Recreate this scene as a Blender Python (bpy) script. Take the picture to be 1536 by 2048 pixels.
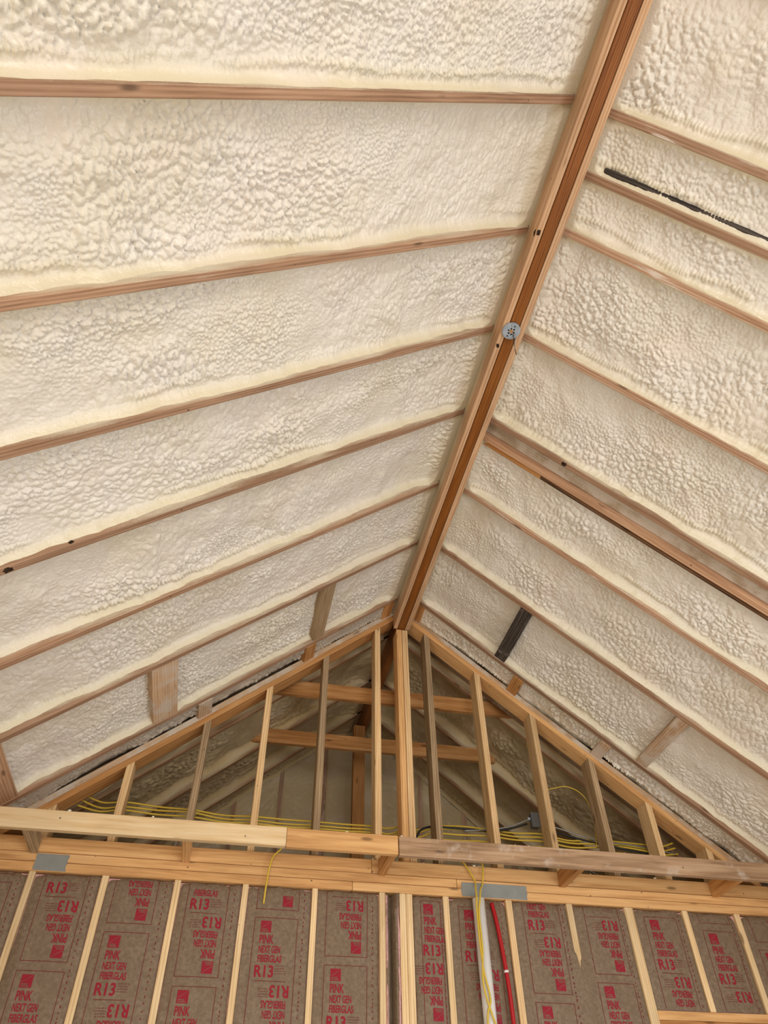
import bpy, bmesh, math, random
import numpy as np
from mathutils import Matrix, Vector

# ------------------------------------------------------------------ clear
for o in list(bpy.data.objects):
    bpy.data.objects.remove(o, do_unlink=True)
scene = bpy.context.scene
COL = scene.collection
random.seed(7)
HC = 1.5                       # camera height above the floor; numbers below are heights above the camera

# ------------------------------------------------------------------ camera
yaw, pitch, roll = math.radians(12.54), math.radians(46.28), math.radians(-0.909)
fwd = Vector((math.sin(yaw)*math.cos(pitch), math.cos(yaw)*math.cos(pitch), math.sin(pitch)))
rgt = Vector((math.cos(yaw), -math.sin(yaw), 0))
upv = rgt.cross(fwd)
r2 = rgt*math.cos(roll) + upv*math.sin(roll)
u2 = -rgt*math.sin(roll) + upv*math.cos(roll)
cd = bpy.data.cameras.new('camera')
cam = bpy.data.objects.new('camera', cd)
COL.objects.link(cam)
cam.matrix_world = Matrix(((r2.x, u2.x, -fwd.x, 0), (r2.y, u2.y, -fwd.y, 0), (r2.z, u2.z, -fwd.z, HC), (0, 0, 0, 1)))
cd.sensor_fit = 'VERTICAL'
cd.sensor_height = 36.0
cd.lens = 1403.5/2048*36.0
cd.clip_start = 0.05
scene.camera = cam

# ------------------------------------------------------------------ world, daylight, exposure
scene.view_settings.view_transform = 'Standard'
scene.view_settings.look = 'None'
scene.view_settings.exposure = -0.05
scene.view_settings.gamma = 1.0
scene.view_settings.use_curve_mapping = False
world = bpy.data.worlds.new('sky')
scene.world = world
world.use_nodes = True
wn = world.node_tree
bg = wn.nodes['Background']
bg.inputs[0].default_value = (0.80, 0.90, 1.0, 1)
bg.inputs[1].default_value = 1.2

def area(name, loc, aim, sx, sy, power, color):
    d = bpy.data.lights.new(name, 'AREA')
    d.shape = 'RECTANGLE'; d.size = sx; d.size_y = sy; d.energy = power; d.color = color
    o = bpy.data.objects.new(name, d); COL.objects.link(o)
    o.location = (loc[0], loc[1], loc[2]+HC)
    o.rotation_euler = Vector(aim).to_track_quat('-Z', 'Y').to_euler()
    return o
# daylight entering by the wide door opening behind the camera and the opening of the right wall
area('daylight_door', (1.3, -4.95, -0.25), (0, 1, 0.05), 4.4, 2.3, 250, (1.0, 0.98, 0.95))
area('daylight_opening', (3.82, 1.3, -0.5), (-1, 0.05, 0.05), 2.6, 1.9, 78, (0.84, 0.92, 1.0))
area('added_warm_fill', (-1.50, 1.2, -0.35), (1, 0.05, 0.05), 1.8, 1.5, 48, (1.0, 0.90, 0.72))  # warm fill added to yellow the right slope; no such window is known

# ------------------------------------------------------------------ node helpers
def new_mat(name, rough=0.6, spec=0.3):
    m = bpy.data.materials.new(name); m.use_nodes = True
    nt = m.node_tree
    b = nt.nodes['Principled BSDF']
    b.inputs['Roughness'].default_value = rough
    b.inputs['Specular IOR Level'].default_value = spec
    return m, nt, b
def N(nt, typ, **kw):
    n = nt.nodes.new(typ)
    for k, v in kw.items():
        if k == 'ins':
            for kk, vv in v.items(): n.inputs[kk].default_value = vv
        else: setattr(n, k, v)
    return n
def ramp(nt, fac, stops, interp='LINEAR'):
    r = N(nt, 'ShaderNodeValToRGB'); r.color_ramp.interpolation = interp
    e = r.color_ramp.elements
    while len(e) > 1: e.remove(e[-1])
    e[0].position = stops[0][0]; e[0].color = (*stops[0][1], 1) if len(stops[0][1]) == 3 else stops[0][1]
    for p, c in stops[1:]:
        x = e.new(p); x.color = (*c, 1) if len(c) == 3 else c
    nt.links.new(fac, r.inputs[0]); return r.outputs[0]
def mixc(nt, fac, a, b, blend='MIX'):
    n = N(nt, 'ShaderNodeMix', data_type='RGBA', blend_type=blend)
    for s, v in ((n.inputs[0], fac), (n.inputs[6], a), (n.inputs[7], b)):
        if isinstance(v, (int, float)): s.default_value = v
        elif isinstance(v, tuple): s.default_value = (*v, 1) if len(v) == 3 else v
        else: nt.links.new(v, s)
    return n.outputs[2]
def math_(nt, op, a, b=0.0, clamp=False):
    n = N(nt, 'ShaderNodeMath', operation=op); n.use_clamp = clamp
    for s, v in ((n.inputs[0], a), (n.inputs[1], b)):
        if isinstance(v, (int, float)): s.default_value = v
        else: nt.links.new(v, s)
    return n.outputs[0]
def bump(nt, b, height, strength, dist):
    n = N(nt, 'ShaderNodeBump'); n.inputs['Strength'].default_value = strength; n.inputs['Distance'].default_value = dist
    nt.links.new(height, n.inputs['Height']); nt.links.new(n.outputs[0], b.inputs['Normal'])
def smooth(nt, x, lo, hi):
    n = N(nt, 'ShaderNodeMapRange', interpolation_type='SMOOTHSTEP')
    n.inputs[1].default_value = lo; n.inputs[2].default_value = hi
    nt.links.new(x, n.inputs[0]); return n.outputs[0]

FOAM_LIGHT = (0.765, 0.715, 0.645)
FOAM_YEL = (0.69, 0.615, 0.445)

STRIP = ((0.63, 0.575, 0.47), (0.64, 0.57, 0.41))
def wood(name, dark, mid, light, dust=None, side_foam=False, patches=0.0, lift=0.0, foam_cols=None, knots=True, rough=0.62, grain=1.0):
    """Sawn softwood: grain along the piece's own length, pores, knots, nail holes; optional foam overspray."""
    m, nt, b = new_mat(name, rough, 0.25)
    L = nt.links.new
    tc = N(nt, 'ShaderNodeTexCoord'); oi = N(nt, 'ShaderNodeObjectInfo')
    off = N(nt, 'ShaderNodeVectorMath', operation='SCALE'); L(tc.outputs['Object'], off.inputs[0]); off.inputs[3].default_value = 1.0
    rnd = N(nt, 'ShaderNodeCombineXYZ'); r1 = math_(nt, 'MULTIPLY', oi.outputs['Random'], 57.0); L(r1, rnd.inputs[0]); L(r1, rnd.inputs[1])
    add = N(nt, 'ShaderNodeVectorMath', operation='ADD'); L(off.outputs[0], add.inputs[0]); L(rnd.outputs[0], add.inputs[1])
    P = add.outputs[0]
    mp = N(nt, 'ShaderNodeMapping'); L(P, mp.inputs[0]); mp.inputs['Scale'].default_value = (0.9, 16*grain, 16*grain)
    n1 = N(nt, 'ShaderNodeTexNoise', ins={'Scale': 3.0, 'Detail': 6.0, 'Roughness': 0.6, 'Distortion': 0.6}); L(mp.outputs[0], n1.inputs[0])
    mp2 = N(nt, 'ShaderNodeMapping'); L(P, mp2.inputs[0]); mp2.inputs['Scale'].default_value = (0.35, 6, 6)
    wv = N(nt, 'ShaderNodeTexWave', wave_type='RINGS', rings_direction='X', ins={'Scale': 3.2*grain, 'Distortion': 5.0, 'Detail': 2.0, 'Detail Scale': 1.2}); L(mp2.outputs[0], wv.inputs[0])
    g = mixc(nt, 0.22, n1.outputs['Fac'], wv.outputs['Fac'])
    c = ramp(nt, g, [(0.28, dark), (0.5, mid), (0.72, light)])
    big = N(nt, 'ShaderNodeTexNoise', ins={'Scale': 1.6, 'Detail': 3.0}); L(P, big.inputs[0])
    tone = math_(nt, 'ADD', math_(nt, 'MULTIPLY', big.outputs['Fac'], 0.5), math_(nt, 'MULTIPLY', oi.outputs['Random'], 0.28))
    val = N(nt, 'ShaderNodeHueSaturation'); L(c, val.inputs['Color'])
    L(math_(nt, 'ADD', tone, 0.62), val.inputs['Value'])
    c = val.outputs[0]
    if knots:
        mk = N(nt, 'ShaderNodeMapping'); L(P, mk.inputs[0]); mk.inputs['Scale'].default_value = (2.6, 9, 9)
        vk = N(nt, 'ShaderNodeTexVoronoi', ins={'Scale': 1.0}); L(mk.outputs[0], vk.inputs[0])
        kf = math_(nt, 'SUBTRACT', 1.0, smooth(nt, vk.outputs['Distance'], 0.05, 0.13))
        c = mixc(nt, math_(nt, 'MULTIPLY', kf, 0.75), c, tuple(x*0.35 for x in dark))
        vn = N(nt, 'ShaderNodeTexVoronoi', ins={'Scale': 9.0}); L(P, vn.inputs[0])
        nf = math_(nt, 'SUBTRACT', 1.0, smooth(nt, vn.outputs['Distance'], 0.035, 0.055))
        c = mixc(nt, math_(nt, 'MULTIPLY', nf, 0.8), c, (0.05, 0.03, 0.02))
    if dust is not None:                                   # grey-white foam dust lying in patches
        dn = N(nt, 'ShaderNodeTexNoise', ins={'Scale': 5.0, 'Detail': 5.0, 'Roughness': 0.65}); L(P, dn.inputs[0])
        c = mixc(nt, math_(nt, 'MULTIPLY', smooth(nt, dn.outputs['Fac'], 0.62-dust*0.4, 0.80-dust*0.4), 0.75), c, (0.62, 0.55, 0.47))
    if side_foam:
        sx = N(nt, 'ShaderNodeSeparateXYZ'); L(tc.outputs['Object'], sx.inputs[0])
        sn = N(nt, 'ShaderNodeSeparateXYZ'); L(tc.outputs['Normal'], sn.inputs[0])
        ny = smooth(nt, math_(nt, 'ABSOLUTE', sn.outputs['Y']), 0.45, 0.8)
        ms = N(nt, 'ShaderNodeMapping'); L(P, ms.inputs[0]); ms.inputs['Scale'].default_value = (1.3, 3, 8)
        n2 = N(nt, 'ShaderNodeTexNoise', ins={'Scale': 1.6, 'Detail': 5.0, 'Roughness': 0.6}); L(ms.outputs[0], n2.inputs[0])
        n3 = N(nt, 'ShaderNodeTexNoise', ins={'Scale': 160.0, 'Detail': 2.0}); L(P, n3.inputs[0])
        thr = math_(nt, 'ADD', math_(nt, 'MULTIPLY', math_(nt, 'SUBTRACT', n2.outputs['Fac'], 0.5), 0.16), math_(nt, 'MULTIPLY', math_(nt, 'SUBTRACT', n3.outputs['Fac'], 0.5), 0.03))
        low = math_(nt, 'MULTIPLY', smooth(nt, sx.outputs['X'], 2.0, 3.3), 0.05)
        zz = math_(nt, 'SUBTRACT', math_(nt, 'SUBTRACT', math_(nt, 'SUBTRACT', sx.outputs['Z'], lift), thr), low)
        f = math_(nt, 'MULTIPLY', smooth(nt, zz, -0.016, 0.052), ny)
        fo = N(nt, 'ShaderNodeTexNoise', ins={'Scale': 2.0, 'Detail': 2.0}); L(P, fo.inputs[0])
        fl_, fy_ = foam_cols or (FOAM_LIGHT, FOAM_YEL)
        fc = mixc(nt, fo.outputs['Fac'], fy_, fl_)
        c = mixc(nt, f, c, fc)
        if patches > 0:
            mb = N(nt, 'ShaderNodeMapping'); L(P, mb.inputs[0]); mb.inputs['Scale'].default_value = (1.2, 12, 12)
            n4 = N(nt, 'ShaderNodeTexNoise', ins={'Scale': 2.5, 'Detail': 6.0, 'Roughness': 0.7}); L(mb.outputs[0], n4.inputs[0])
            f2 = math_(nt, 'MULTIPLY', math_(nt, 'MULTIPLY', smooth(nt, n4.outputs['Fac'], 0.68-patches*0.2, 0.78-patches*0.15), math_(nt, 'SUBTRACT', 1.0, ny)), 0.8)
            c = mixc(nt, f2, c, (0.78, 0.72, 0.64))
    L(c, b.inputs['Base Color'])
    bump(nt, b, n1.outputs['Fac'], 0.25, 0.002)
    return m

def foam_mat(name, light=FOAM_LIGHT, yel=FOAM_YEL, rough=0.36, fine=1.0):
    m, nt, b = new_mat(name, rough, 0.45)
    L = nt.links.new
    tc = N(nt, 'ShaderNodeTexCoord')
    at = N(nt, 'ShaderNodeAttribute', attribute_name='thin')
    n = N(nt, 'ShaderNodeTexNoise', ins={'Scale': 2.2, 'Detail': 4.0}); L(tc.outputs['Object'], n.inputs[0])
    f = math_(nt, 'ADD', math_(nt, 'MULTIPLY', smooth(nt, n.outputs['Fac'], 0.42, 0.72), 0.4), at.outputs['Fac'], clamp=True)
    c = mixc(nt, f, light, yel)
    n2 = N(nt, 'ShaderNodeTexNoise', ins={'Scale': 3.1, 'Detail': 2.0}); L(tc.outputs['Object'], n2.inputs[0])
    c = mixc(nt, math_(nt, 'MULTIPLY', smooth(nt, n2.outputs['Fac'], 0.5, 0.75), 0.3), c, (0.82, 0.71, 0.62))
    L(c, b.inputs['Base Color'])
    n5 = N(nt, 'ShaderNodeTexNoise', ins={'Scale': 95.0, 'Detail': 1.0}); L(tc.outputs['Object'], n5.inputs[0])
    h = n5.outputs['Fac']
    bump(nt, b, h, 0.35*fine, 0.006)
    return m

def plain(name, col, rough=0.5, spec=0.4, metal=0.0, var=0.0, scale=20.0):
    m, nt, b = new_mat(name, rough, spec)
    b.inputs['Metallic'].default_value = metal
    if var:
        tc = N(nt, 'ShaderNodeTexCoord')
        n = N(nt, 'ShaderNodeTexNoise', ins={'Scale': scale, 'Detail': 5.0}); nt.links.new(tc.outputs['Object'], n.inputs[0])
        c = ramp(nt, n.outputs['Fac'], [(0.3, tuple(x*(1-var) for x in col)), (0.7, tuple(min(1, x*(1+var)) for x in col))])
        nt.links.new(c, b.inputs['Base Color'])
        bump(nt, b, n.outputs['Fac'], 0.2, 0.003)
    else:
        b.inputs['Base Color'].default_value = (*col, 1)
    return m

M = {}
M['rafter'] = wood('rafter_wood', (0.22, 0.12, 0.068), (0.345, 0.20, 0.120), (0.45, 0.285, 0.185), side_foam=True, patches=0.25, foam_cols=STRIP)
M['rafter_dusty'] = wood('dusty_rafter_wood', (0.30, 0.16, 0.09), (0.45, 0.27, 0.17), (0.56, 0.38, 0.26), side_foam=True, patches=0.7, foam_cols=STRIP)
M['stud'] = wood('pale_stud_wood', (0.52, 0.31, 0.14), (0.70, 0.47, 0.24), (0.80, 0.58, 0.33))
M['plate'] = wood('plate_wood', (0.46, 0.23, 0.085), (0.63, 0.355, 0.145), (0.73, 0.45, 0.21))
M['pale'] = wood('pale_ledger_wood', (0.58, 0.38, 0.18), (0.74, 0.53, 0.29), (0.82, 0.64, 0.40))
M['orange'] = wood('orange_lumber', (0.34, 0.14, 0.04), (0.50, 0.24, 0.08), (0.62, 0.34, 0.14))
M['grey'] = wood('weathered_lumber', (0.23, 0.145, 0.075), (0.385, 0.265, 0.150), (0.51, 0.375, 0.23))
M['aged'] = wood('aged_ledger_wood', (0.22, 0.13, 0.07), (0.37, 0.235, 0.14), (0.48, 0.335, 0.22), dust=0.15)
M['dusty'] = wood('foam_dusted_lumber', (0.40, 0.24, 0.13), (0.54, 0.36, 0.22), (0.64, 0.47, 0.32), dust=0.45)
M['filler'] = wood('dust_coated_filler', (0.26, 0.19, 0.12), (0.40, 0.31, 0.22), (0.48, 0.39, 0.29), dust=0.6)
M['char'] = wood('blackened_lumber', (0.02, 0.016, 0.013), (0.05, 0.04, 0.034), (0.12, 0.095, 0.08), dust=0.12, knots=False)
M['lvl'] = wood('veneer_beam', (0.15, 0.045, 0.008), (0.245, 0.08, 0.014), (0.33, 0.125, 0.03), knots=False, rough=0.4, grain=1.6)
M['ridge'] = wood('ridge_side_wood', (0.38, 0.20, 0.105), (0.53, 0.32, 0.18), (0.62, 0.41, 0.25), side_foam=True, patches=0.25, lift=0.07, foam_cols=((0.56, 0.46, 0.33), (0.60, 0.48, 0.31)))
M['rafter_back'] = wood('dim_rafter_wood', (0.26, 0.13, 0.06), (0.38, 0.21, 0.11), (0.46, 0.29, 0.16), side_foam=True, patches=0.3, foam_cols=((0.64, 0.54, 0.36), (0.62, 0.51, 0.31)))  # dimness and warm bounced light beyond the gable put into the overspray colour
M['tan'] = wood('tan_lumber', (0.34, 0.18, 0.10), (0.50, 0.29, 0.17), (0.60, 0.39, 0.25))
M['stained'] = wood('stained_lumber', (0.03, 0.015, 0.008), (0.16, 0.075, 0.035), (0.34, 0.19, 0.10))
M['foam'] = foam_mat('spray_foam')
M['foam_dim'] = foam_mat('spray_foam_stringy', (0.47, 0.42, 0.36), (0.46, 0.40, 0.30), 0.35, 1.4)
M['foam_back'] = foam_mat('spray_foam_shaded', (0.60, 0.475, 0.285), (0.60, 0.455, 0.235), 0.4)  # darker, warmer foam copy: shade and bounced light painted into its colour
M['kraft'] = None
M['pink'] = plain('pink_fiberglass', (0.60, 0.34, 0.33), 0.95, 0.05, var=0.25, scale=60)
M['print'] = plain('red_print', (0.29, 0.02, 0.035), 0.7, 0.15)
M['printline'] = plain('dark_red_print_line', (0.17, 0.03, 0.03), 0.7, 0.15)
M['pvc'] = plain('white_plastic_pipe', (0.93, 0.93, 0.92), 0.3, 0.5)
M['red'] = plain('red_plastic_tube', (0.40, 0.004, 0.010), 0.3, 0.5)
M['white'] = plain('white_paint_mark', (0.8, 0.8, 0.78), 0.5)
M['yellow'] = plain('yellow_cable_jacket', (0.66, 0.46, 0.05), 0.42, 0.4)
M['black'] = plain('black_cable_jacket', (0.015, 0.015, 0.016), 0.4, 0.4)
M['armor'] = plain('grey_metal_cable', (0.30, 0.30, 0.29), 0.4, 0.5, 0.6)
M['zinc'] = plain('galvanized_steel', (0.40, 0.46, 0.53), 0.36, 0.5, 0.35, var=0.2, scale=30)
M['steel'] = plain('dark_steel', (0.13, 0.135, 0.14), 0.4, 0.5, 0.4)
M['strap'] = plain('grey_steel_strap', (0.27, 0.28, 0.265), 0.55, 0.4, 0.25, var=0.08, scale=15)
M['hole'] = plain('dark_hole', (0.012, 0.009, 0.007), 0.9, 0.05)
M['knot'] = plain('dark_knot', (0.035, 0.022, 0.014), 0.8, 0.1, var=0.6, scale=90)
M['osb'] = plain('wall_sheathing', (0.55, 0.42, 0.27), 0.8, 0.1, var=0.2, scale=14)
M['concrete'] = plain('concrete_floor', (0.56, 0.52, 0.46), 0.8, 0.2, var=0.12, scale=3)
M['crumb'] = plain('foam_crumb', (0.88, 0.82, 0.68), 0.6, 0.3)

def kraft():
    m, nt, b = new_mat('kraft_paper', 0.55, 0.3)
    L = nt.links.new
    tc = N(nt, 'ShaderNodeTexCoord')
    n = N(nt, 'ShaderNodeTexNoise', ins={'Scale': 55.0, 'Detail': 8.0, 'Roughness': 0.75}); L(tc.outputs['Object'], n.inputs[0])
    n2 = N(nt, 'ShaderNodeTexNoise', ins={'Scale': 5.0, 'Detail': 5.0, 'Distortion': 1.2}); L(tc.outputs['Object'], n2.inputs[0])
    c = ramp(nt, n.outputs['Fac'], [(0.25, (0.120, 0.080, 0.050)), (0.5, (0.205, 0.145, 0.095)), (0.75, (0.30, 0.225, 0.155))])
    c = mixc(nt, math_(nt, 'MULTIPLY', smooth(nt, n2.outputs['Fac'], 0.35, 0.7), 0.35), c, (0.17, 0.115, 0.07))
    L(c, b.inputs['Base Color'])
    h = math_(nt, 'ADD', math_(nt, 'MULTIPLY', n2.outputs['Fac'], 1.0), math_(nt, 'MULTIPLY', n.outputs['Fac'], 0.15))
    bump(nt, b, h, 0.6, 0.02)
    return m
M['kraft'] = kraft()

# ------------------------------------------------------------------ object helpers
MATS = {}
def put(name, me, mat, parent=None, mtx=None, label=None, cat=None, group=None, kind=None):
    o = bpy.data.objects.new(name, me); COL.objects.link(o)
    if me is not None and mat is not None and not me.materials: me.materials.append(mat)
    m = mtx.copy() if mtx is not None else Matrix.Identity(4)
    if parent is not None: o.parent = parent
    else: m.translation.z += HC
    o.matrix_local = m
    MATS[o.name] = m
    if label: o['label'] = label
    if cat: o['category'] = cat
    if group: o['group'] = group
    if kind: o['kind'] = kind
    return o
def frame(p, ex, ey, ez):
    return Matrix(((ex[0], ey[0], ez[0], p[0]), (ex[1], ey[1], ez[1], p[1]), (ex[2], ey[2], ez[2], p[2]), (0, 0, 0, 1)))
def box_mesh(L, w, d, bev=0.0025, cut0=0.0, cut1=0.0):
    """x 0..L (grain), y -w/2..w/2, z 0..d; cut: the end faces shift along x per unit y."""
    bm = bmesh.new()
    bmesh.ops.create_cube(bm, size=1.0)
    for v in bm.verts:
        x0 = v.co.x < 0
        y = v.co.y*w
        v.co = Vector((((0 + cut0*y) if x0 else (L + cut1*y)), y, (v.co.z+0.5)*d))
    if bev: bmesh.ops.bevel(bm, geom=list(bm.edges), offset=bev, segments=1, affect='EDGES')
    me = bpy.data.meshes.new('lumber'); bm.to_mesh(me); bm.free()
    return me
def beam(name, p, ex, ey, ez, L, w, d, mat, cut0=0, cut1=0, bev=0.0025, **kw):
    return put(name, box_mesh(L, w, d, bev, cut0, cut1), mat, mtx=frame(p, ex, ey, ez), **kw)
def grid_mesh(name, co, thin=None, smooth_=True, flip=False):
    """co: array (nu, nv, 3)"""
    nu, nv = co.shape[:2]
    me = bpy.data.meshes.new(name)
    nvt = nu*nv
    idx = np.arange(nvt).reshape(nu, nv)
    q = np.stack([idx[:-1, :-1], idx[1:, :-1], idx[1:, 1:], idx[:-1, 1:]], -1).reshape(-1, 4)
    if flip: q = q[:, ::-1]
    me.vertices.add(nvt); me.vertices.foreach_set('co', co.reshape(-1).astype(np.float32))
    me.loops.add(q.size); me.loops.foreach_set('vertex_index', q.reshape(-1).astype(np.int32))
    me.polygons.add(len(q)); me.polygons.foreach_set('loop_start', np.arange(0, q.size, 4, dtype=np.int32))
    if smooth_: me.polygons.foreach_set('use_smooth', np.ones(len(q), dtype=bool))
    me.update(calc_edges=True)
    if thin is not None:
        a = me.attributes.new('thin', 'FLOAT', 'POINT'); a.data.foreach_set('value', thin.reshape(-1).astype(np.float32))
    return me
def tube_mesh(pts, r, seg=8, sub=6, caps=True):
    P = [Vector(p) for p in pts]
    if sub > 1 and len(P) > 2:
        Q = []
        for i in range(len(P)-1):
            a, b_, c, d = P[max(i-1, 0)], P[i], P[i+1], P[min(i+2, len(P)-1)]
            for k in range(sub):
                t = k/sub
                Q.append(0.5*((2*b_)+(c-a)*t+(2*a-5*b_+4*c-d)*t*t+(3*b_-a-3*c+d)*t**3))
        Q.append(P[-1]); P = Q
    V, F = [], []
    n0 = None
    for i, p in enumerate(P):
        t = (P[min(i+1, len(P)-1)]-P[max(i-1, 0)]).normalized()
        if n0 is None:
            n0 = t.orthogonal().normalized()
        n0 = (n0 - t*n0.dot(t)).normalized(); bq = t.cross(n0)
        for k in range(seg):
            a = 2*math.pi*k/seg
            V.append(p + n0*(r*math.cos(a)) + bq*(r*math.sin(a)))
    for i in range(len(P)-1):
        for k in range(seg):
            F.append((i*seg+k, i*seg+(k+1) % seg, (i+1)*seg+(k+1) % seg, (i+1)*seg+k))
    if caps:
        F.append(tuple(range(seg))[::-1]); F.append(tuple(range((len(P)-1)*seg, len(P)*seg)))
    me = bpy.data.meshes.new('tube'); me.from_pydata(V, [], F); me.update()
    for p in me.polygons: p.use_smooth = True
    return me
def disc_mesh(r, h, seg=28, bev=0.0):
    bm = bmesh.new()
    bmesh.ops.create_cone(bm, cap_ends=True, segments=seg, radius1=r, radius2=r, depth=h)
    if bev: bmesh.ops.bevel(bm, geom=[e for e in bm.edges if abs(e.verts[0].co.z-e.verts[1].co.z) < 1e-6], offset=bev, segments=2, affect='EDGES')
    me = bpy.data.meshes.new('disc'); bm.to_mesh(me); bm.free(); return me

# ------------------------------------------------------------------ noise on arrays
def _h(ix, iy, s):
    ix = ix.astype(np.int64); iy = iy.astype(np.int64)
    n = (ix*374761393 + iy*668265263 + s*1442695041) & 0xFFFFFFFF
    n = ((n ^ (n >> 13))*1274126177) & 0xFFFFFFFF
    n = ((n ^ (n >> 15))*2246822519) & 0xFFFFFFFF
    return ((n ^ (n >> 16)) & 0xFFFFFF)/float(0xFFFFFF)
def vnoise(x, y, s=0):
    ix, iy = np.floor(x), np.floor(y); fx, fy = x-ix, y-iy
    fx = fx*fx*(3-2*fx); fy = fy*fy*(3-2*fy)
    a, b_, c, d = _h(ix, iy, s), _h(ix+1, iy, s), _h(ix, iy+1, s), _h(ix+1, iy+1, s)
    return (a*(1-fx)+b_*fx)*(1-fy)+(c*(1-fx)+d*fx)*fy
def fbm(x, y, s=0, o=4):
    r, a, t = 0, 0.5, 0
    for k in range(o):
        r = r + a*vnoise(x*2**k, y*2**k, s+k*17); t += a; a *= 0.5
    return r/t
def worley(x, y, s=0):
    ix, iy = np.floor(x), np.floor(y)
    d1 = np.full(x.shape, 9.0); d2 = np.full(x.shape, 9.0)
    for i in (-1, 0, 1):
        for j in (-1, 0, 1):
            px = ix+i+_h(ix+i, iy+j, s); py = iy+j+_h(ix+i, iy+j, s+91)
            d = (px-x)**2+(py-y)**2
            d2 = np.minimum(d2, np.maximum(d1, d)); d1 = np.minimum(d1, d)
    d1, d2 = np.sqrt(d1), np.sqrt(d2)
    return d1, d2-d1
def sstep(x, a, b_):
    t = np.clip((x-a)/(b_-a), 0, 1); return t*t*(3-2*t)

# ------------------------------------------------------------------ roof frame of reference
TH = math.radians(38.7); CT, ST, TT = math.cos(TH), math.sin(TH), math.tan(TH)
XL, XR, ZR, ZB = 1.09, 1.228, 3.70, 3.55        # ridge faces, rafter bottoms at the ridge, ridge bottom
XC = (XL+XR)/2
SL = {'L': dict(P0=Vector((XL, 0, ZR)), u=Vector((-CT, 0, -ST)), n=Vector((-ST, 0, CT)), y=Vector((0, -1, 0))),
      'R': dict(P0=Vector((XR, 0, ZR)), u=Vector((CT, 0, -ST)), n=Vector((ST, 0, CT)), y=Vector((0, 1, 0)))}
def sp(side, u, Y, n):
    s = SL[side]; p = s['P0'] + s['u']*u + s['n']*n; p.y = Y; return p
ULEN = 3.42
def u_of_x(side, X): return (XL-X)/CT if side == 'L' else (X-XR)/CT
YW, YG = 4.57, 4.61            # face of the insulated wall, face of the gable framing
Y_FAR = 6.66

# ------------------------------------------------------------------ setting
def slab(name, x0, x1, y0, y1, z0, z1, mat, **kw):
    bm = bmesh.new(); bmesh.ops.create_cube(bm, size=1)
    for v in bm.verts:
        v.co = Vector(((v.co.x)*(x1-x0), (v.co.y)*(y1-y0), (v.co.z+.5)*(z1-z0)))
    me = bpy.data.meshes.new(name); bm.to_mesh(me); bm.free()
    return put(name, me, mat, mtx=Matrix.Translation(((x0+x1)/2, (y0+y1)/2, z0)), **kw)
S = dict(kind='structure')
slab('floor', -1.75, 4.05, -5.2, 6.9, -1.55, -1.5, M['concrete'], **S)
XWL, XWR = -1.56, 3.88
slab('wall_back', XWL, XWR, YW+0.098, YW+0.112, -1.5, 1.50, M['osb'], **S)
# long walls with a right opening for daylight and a left one for the added fill
def wall_long(name, x0, x1, hole):
    bm = bmesh.new()
    y0, y1, z0, z1 = -5.0, Y_FAR+0.12, -1.5, 1.66
    hy0, hy1, hz0, hz1 = hole
    for a, b_, c, d in ((y0, hy0, z0, z1), (hy1, y1, z0, z1), (hy0, hy1, z0, hz0), (hy0, hy1, hz1, z1)):
        if b_-a < 1e-4 or d-c < 1e-4: continue
        r = bmesh.ops.create_cube(bm, size=1)
        for v in r['verts']:
            v.co = Vector(((x0+x1)/2+v.co.x*(x1-x0), (a+b_)/2+v.co.y*(b_-a), (c+d)/2+v.co.z*(d-c)))
    me = bpy.data.meshes.new(name); bm.to_mesh(me); bm.free()
    return put(name, me, M['osb'], mtx=Matrix.Identity(4), **S)
wall_long('wall_right', XWR, XWR+0.1, (0.0, 2.6, -1.45, 0.45))
wall_long('wall_left', XWL-0.1, XWL, (0.3, 2.1, -1.1, 0.4))
def wall_rear():
    bm = bmesh.new()
    for a, b_, c, d in ((XWL, -0.9, -1.5, 1.6), (3.5, XWR, -1.5, 1.6), (-0.9, 3.5, 0.9, 1.6)):
        r = bmesh.ops.create_cube(bm, size=1)
        for v in r['verts']:
            v.co = Vector(((a+b_)/2+v.co.x*(b_-a), -5.05+v.co.y*0.1, (c+d)/2+v.co.z*(d-c)))
    vs = [bm.verts.new(p) for p in ((XWL, -5.05, 1.6), (XWR, -5.05, 1.6), (XC, -5.05, 3.95))]
    bm.faces.new(vs)
    me = bpy.data.meshes.new('wall_rear'); bm.to_mesh(me); bm.free()
    put('wall_rear', me, M['osb'], mtx=Matrix.Identity(4), **S)
wall_rear()
slab('loft_light_block', XWL, XWR, YW+0.113, Y_FAR+0.1, 1.44, 1.47, M['osb'], **S)  # unseen deck added behind the gable; it only blocks light

ceil = {}
for side in 'LR':
    s = SL[side]
    me = box_mesh(ULEN+0.42, 12.0, 0.02, 0)
    ceil[side] = put('ceiling_left' if side == 'L' else 'ceiling_right', me, M['osb'],
                     mtx=frame(sp(side, -0.30, 0.95, 0.236), s['u'], s['y'], s['n']), **S)

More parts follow.
